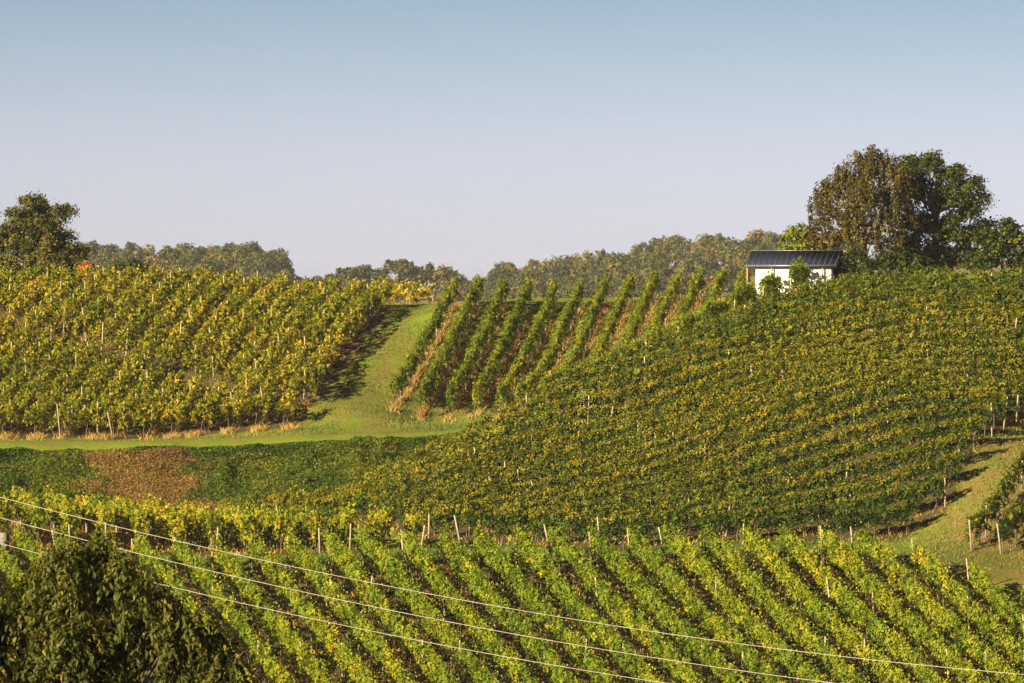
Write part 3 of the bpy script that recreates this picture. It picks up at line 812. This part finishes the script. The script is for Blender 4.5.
# ------------------------------------------------------------------ hut
HY = 342.0
ux = PX(747, HY); S = HY/F
rot = R(-14)
hut = empty("vineyard_hut", (PX(797, HY), HY+.4, ground(PX(797, HY), HY)[0]-.05), rot)
tag(hut, "small white hut with dark ribbed roof and timber porch posts on the crest", "hut")
gzh = hut.location.z
EZ = (HZ-266.5)*S-gzh; RZ = (HZ-252.5)*(HY+2)/F-gzh
RL, D = 6.35, 2.15                                      # roof length, half depth
mb = MB(); mb.box((.1, .02, EZ*.5+.05), (5.2, 3.55, EZ+.1)); wall = mb.build("wall", M['white_wall'], hut)
th = .09
mb = MB()
h = RL/2
for sgn in (-1, 1):
    V = [(-h, sgn*D, EZ), (h, sgn*D, EZ), (h, 0, RZ), (-h, 0, RZ)]
    V = V+[(x, y, z+th) for x, y, z in V]
    mb.poly(V, [(0, 1, 5, 4), (1, 2, 6, 5), (2, 3, 7, 6), (3, 0, 4, 7), (4, 5, 6, 7), (3, 2, 1, 0)] if sgn < 0 else [(4, 5, 1, 0), (5, 6, 2, 1), (6, 7, 3, 2), (7, 4, 0, 3), (7, 6, 5, 4), (0, 1, 2, 3)])
roof = mb.build("roof", M['roof_metal'], hut)
mb = MB()
for x in np.linspace(-h+.12, h-.12, 17):
    mb.tube([[x, -D-.01, EZ+th+.012], [x, -.06, RZ+th+.012]], [.026, .026], 4)
mb.build("standing_seam", M['roof_rib'], roof)
mb = MB(); mb.box((0, 0, RZ+th+.03), (RL+.02, .2, .06)); mb.build("ridge_cap", M['roof_rib'], roof)
mb = MB(); mb.box((0, -D-.035, EZ+.04), (RL, .05, .14)); mb.build("fascia", M['roof_rib'], roof)
for x in (-3.05, -1.35, .4, 2.15):
    mb = MB(); mb.box((x, -D+.18, EZ/2-.2), (.075, .075, EZ+.36)); mb.build("porch_post", M['timber'], hut)
mb = MB(); mb.box((0, -D+.18, EZ-.06), (RL-.15, .10, .10)); mb.build("porch_beam", M['timber'], hut)
mb = MB(); mb.poly([(2.72, -D+.25, EZ-.02), (2.72, D-.25, EZ-.02), (2.72, 0, RZ-.05), (2.80, -D+.25, EZ-.02), (2.80, D-.25, EZ-.02), (2.80, 0, RZ-.05)],
                   [(0, 2, 1), (3, 4, 5), (0, 1, 4, 3), (1, 2, 5, 4), (2, 0, 3, 5)])
mb.box((2.76, .02, EZ*.5-.02), (.08, 3.6, EZ)); mb.build("gable_cladding", M['dark_clad'], hut)

# ------------------------------------------------------------------ cables, poles, small things
def cable(label, pts):
    xs = np.array([p[0] for p in pts], float); ys = np.array([p[1] for p in pts], float)
    co = np.polyfit(xs, ys, 2)
    px = np.linspace(-700, 1800, 90)
    py = np.polyval(co, px)
    Y = 126-px/1024*14
    path = np.c_[(px-CX)/F*Y, Y, (HZ-py)/F*Y]
    mb = MB(); mb.tube(path, np.full(len(px), .0080), 6)
    o = mb.build("overhead_cable", M['cable'], smooth=True); tag(o, label, "cable", "overhead cables")
cable("highest of three pale overhead cables sagging across the near vineyard", [(0, 496), (256, 561), (456, 599), (686, 635), (906, 662), (1024, 676)])
cable("middle of three pale overhead cables sagging across the near vineyard", [(21, 523), (256, 582), (456, 623), (686, 662), (830, 683)])
cable("lowest of three pale overhead cables, passing behind the walnut-like tree", [(45, 555), (155, 583), (256, 607), (456, 647), (650, 681)])

def pole(label, px, y0, Y):
    b = gbase(px, Y); root = empty("utility_pole", b); tag(root, label, "pole", "distant poles")
    h = (HZ-y0)/F*Y-b[2]
    mb = MB(); mb.tube([[0, 0, -.3], [0, 0, h*.5], [0, 0, h]], [.20, .17, .14], 8); mb.build("mast", M['concrete'], root)
    mb = MB(); mb.box((0, -.2, h-.5), (1.6, .14, .14)); mb.build("crossarm", M['concrete'], root)
pole("pale pole rising out of the distant wooded hill", 660, 255, 1480)
pole("pale pole at the edge of the distant left wood", 136, 251, 1380)

bs = gbase(3, 259.5)
mb = MB(); V, q, caps = tube([[0, 0, -.2], [0, 0, .5], [.02, 0, 1.0], [.02, .02, 1.12]], [.34, .32, .30, .24], 10); mb.add(V, q, caps[0], caps[1])
o = mb.build("stone_stub", M['concrete'], None, bs); tag(o, "stubby grey stone pillar by the track at the left edge", "stone pillar")

# ------------------------------------------------------------------ haze
m, N, L, out = new_mat('haze_air')
pv = N.new("ShaderNodeVolumePrincipled")
pv.inputs["Color"].default_value = (.88, .90, 1, 1); pv.inputs["Density"].default_value = .00004
L.new(pv.outputs[0], out.inputs["Volume"])
mb = MB(); mb.box((0, 1960, -4), (6600, 4640, 64)); hz = mb.build("haze", m); tag(hz, "thin autumn haze over the hills", "haze", kind="stuff")
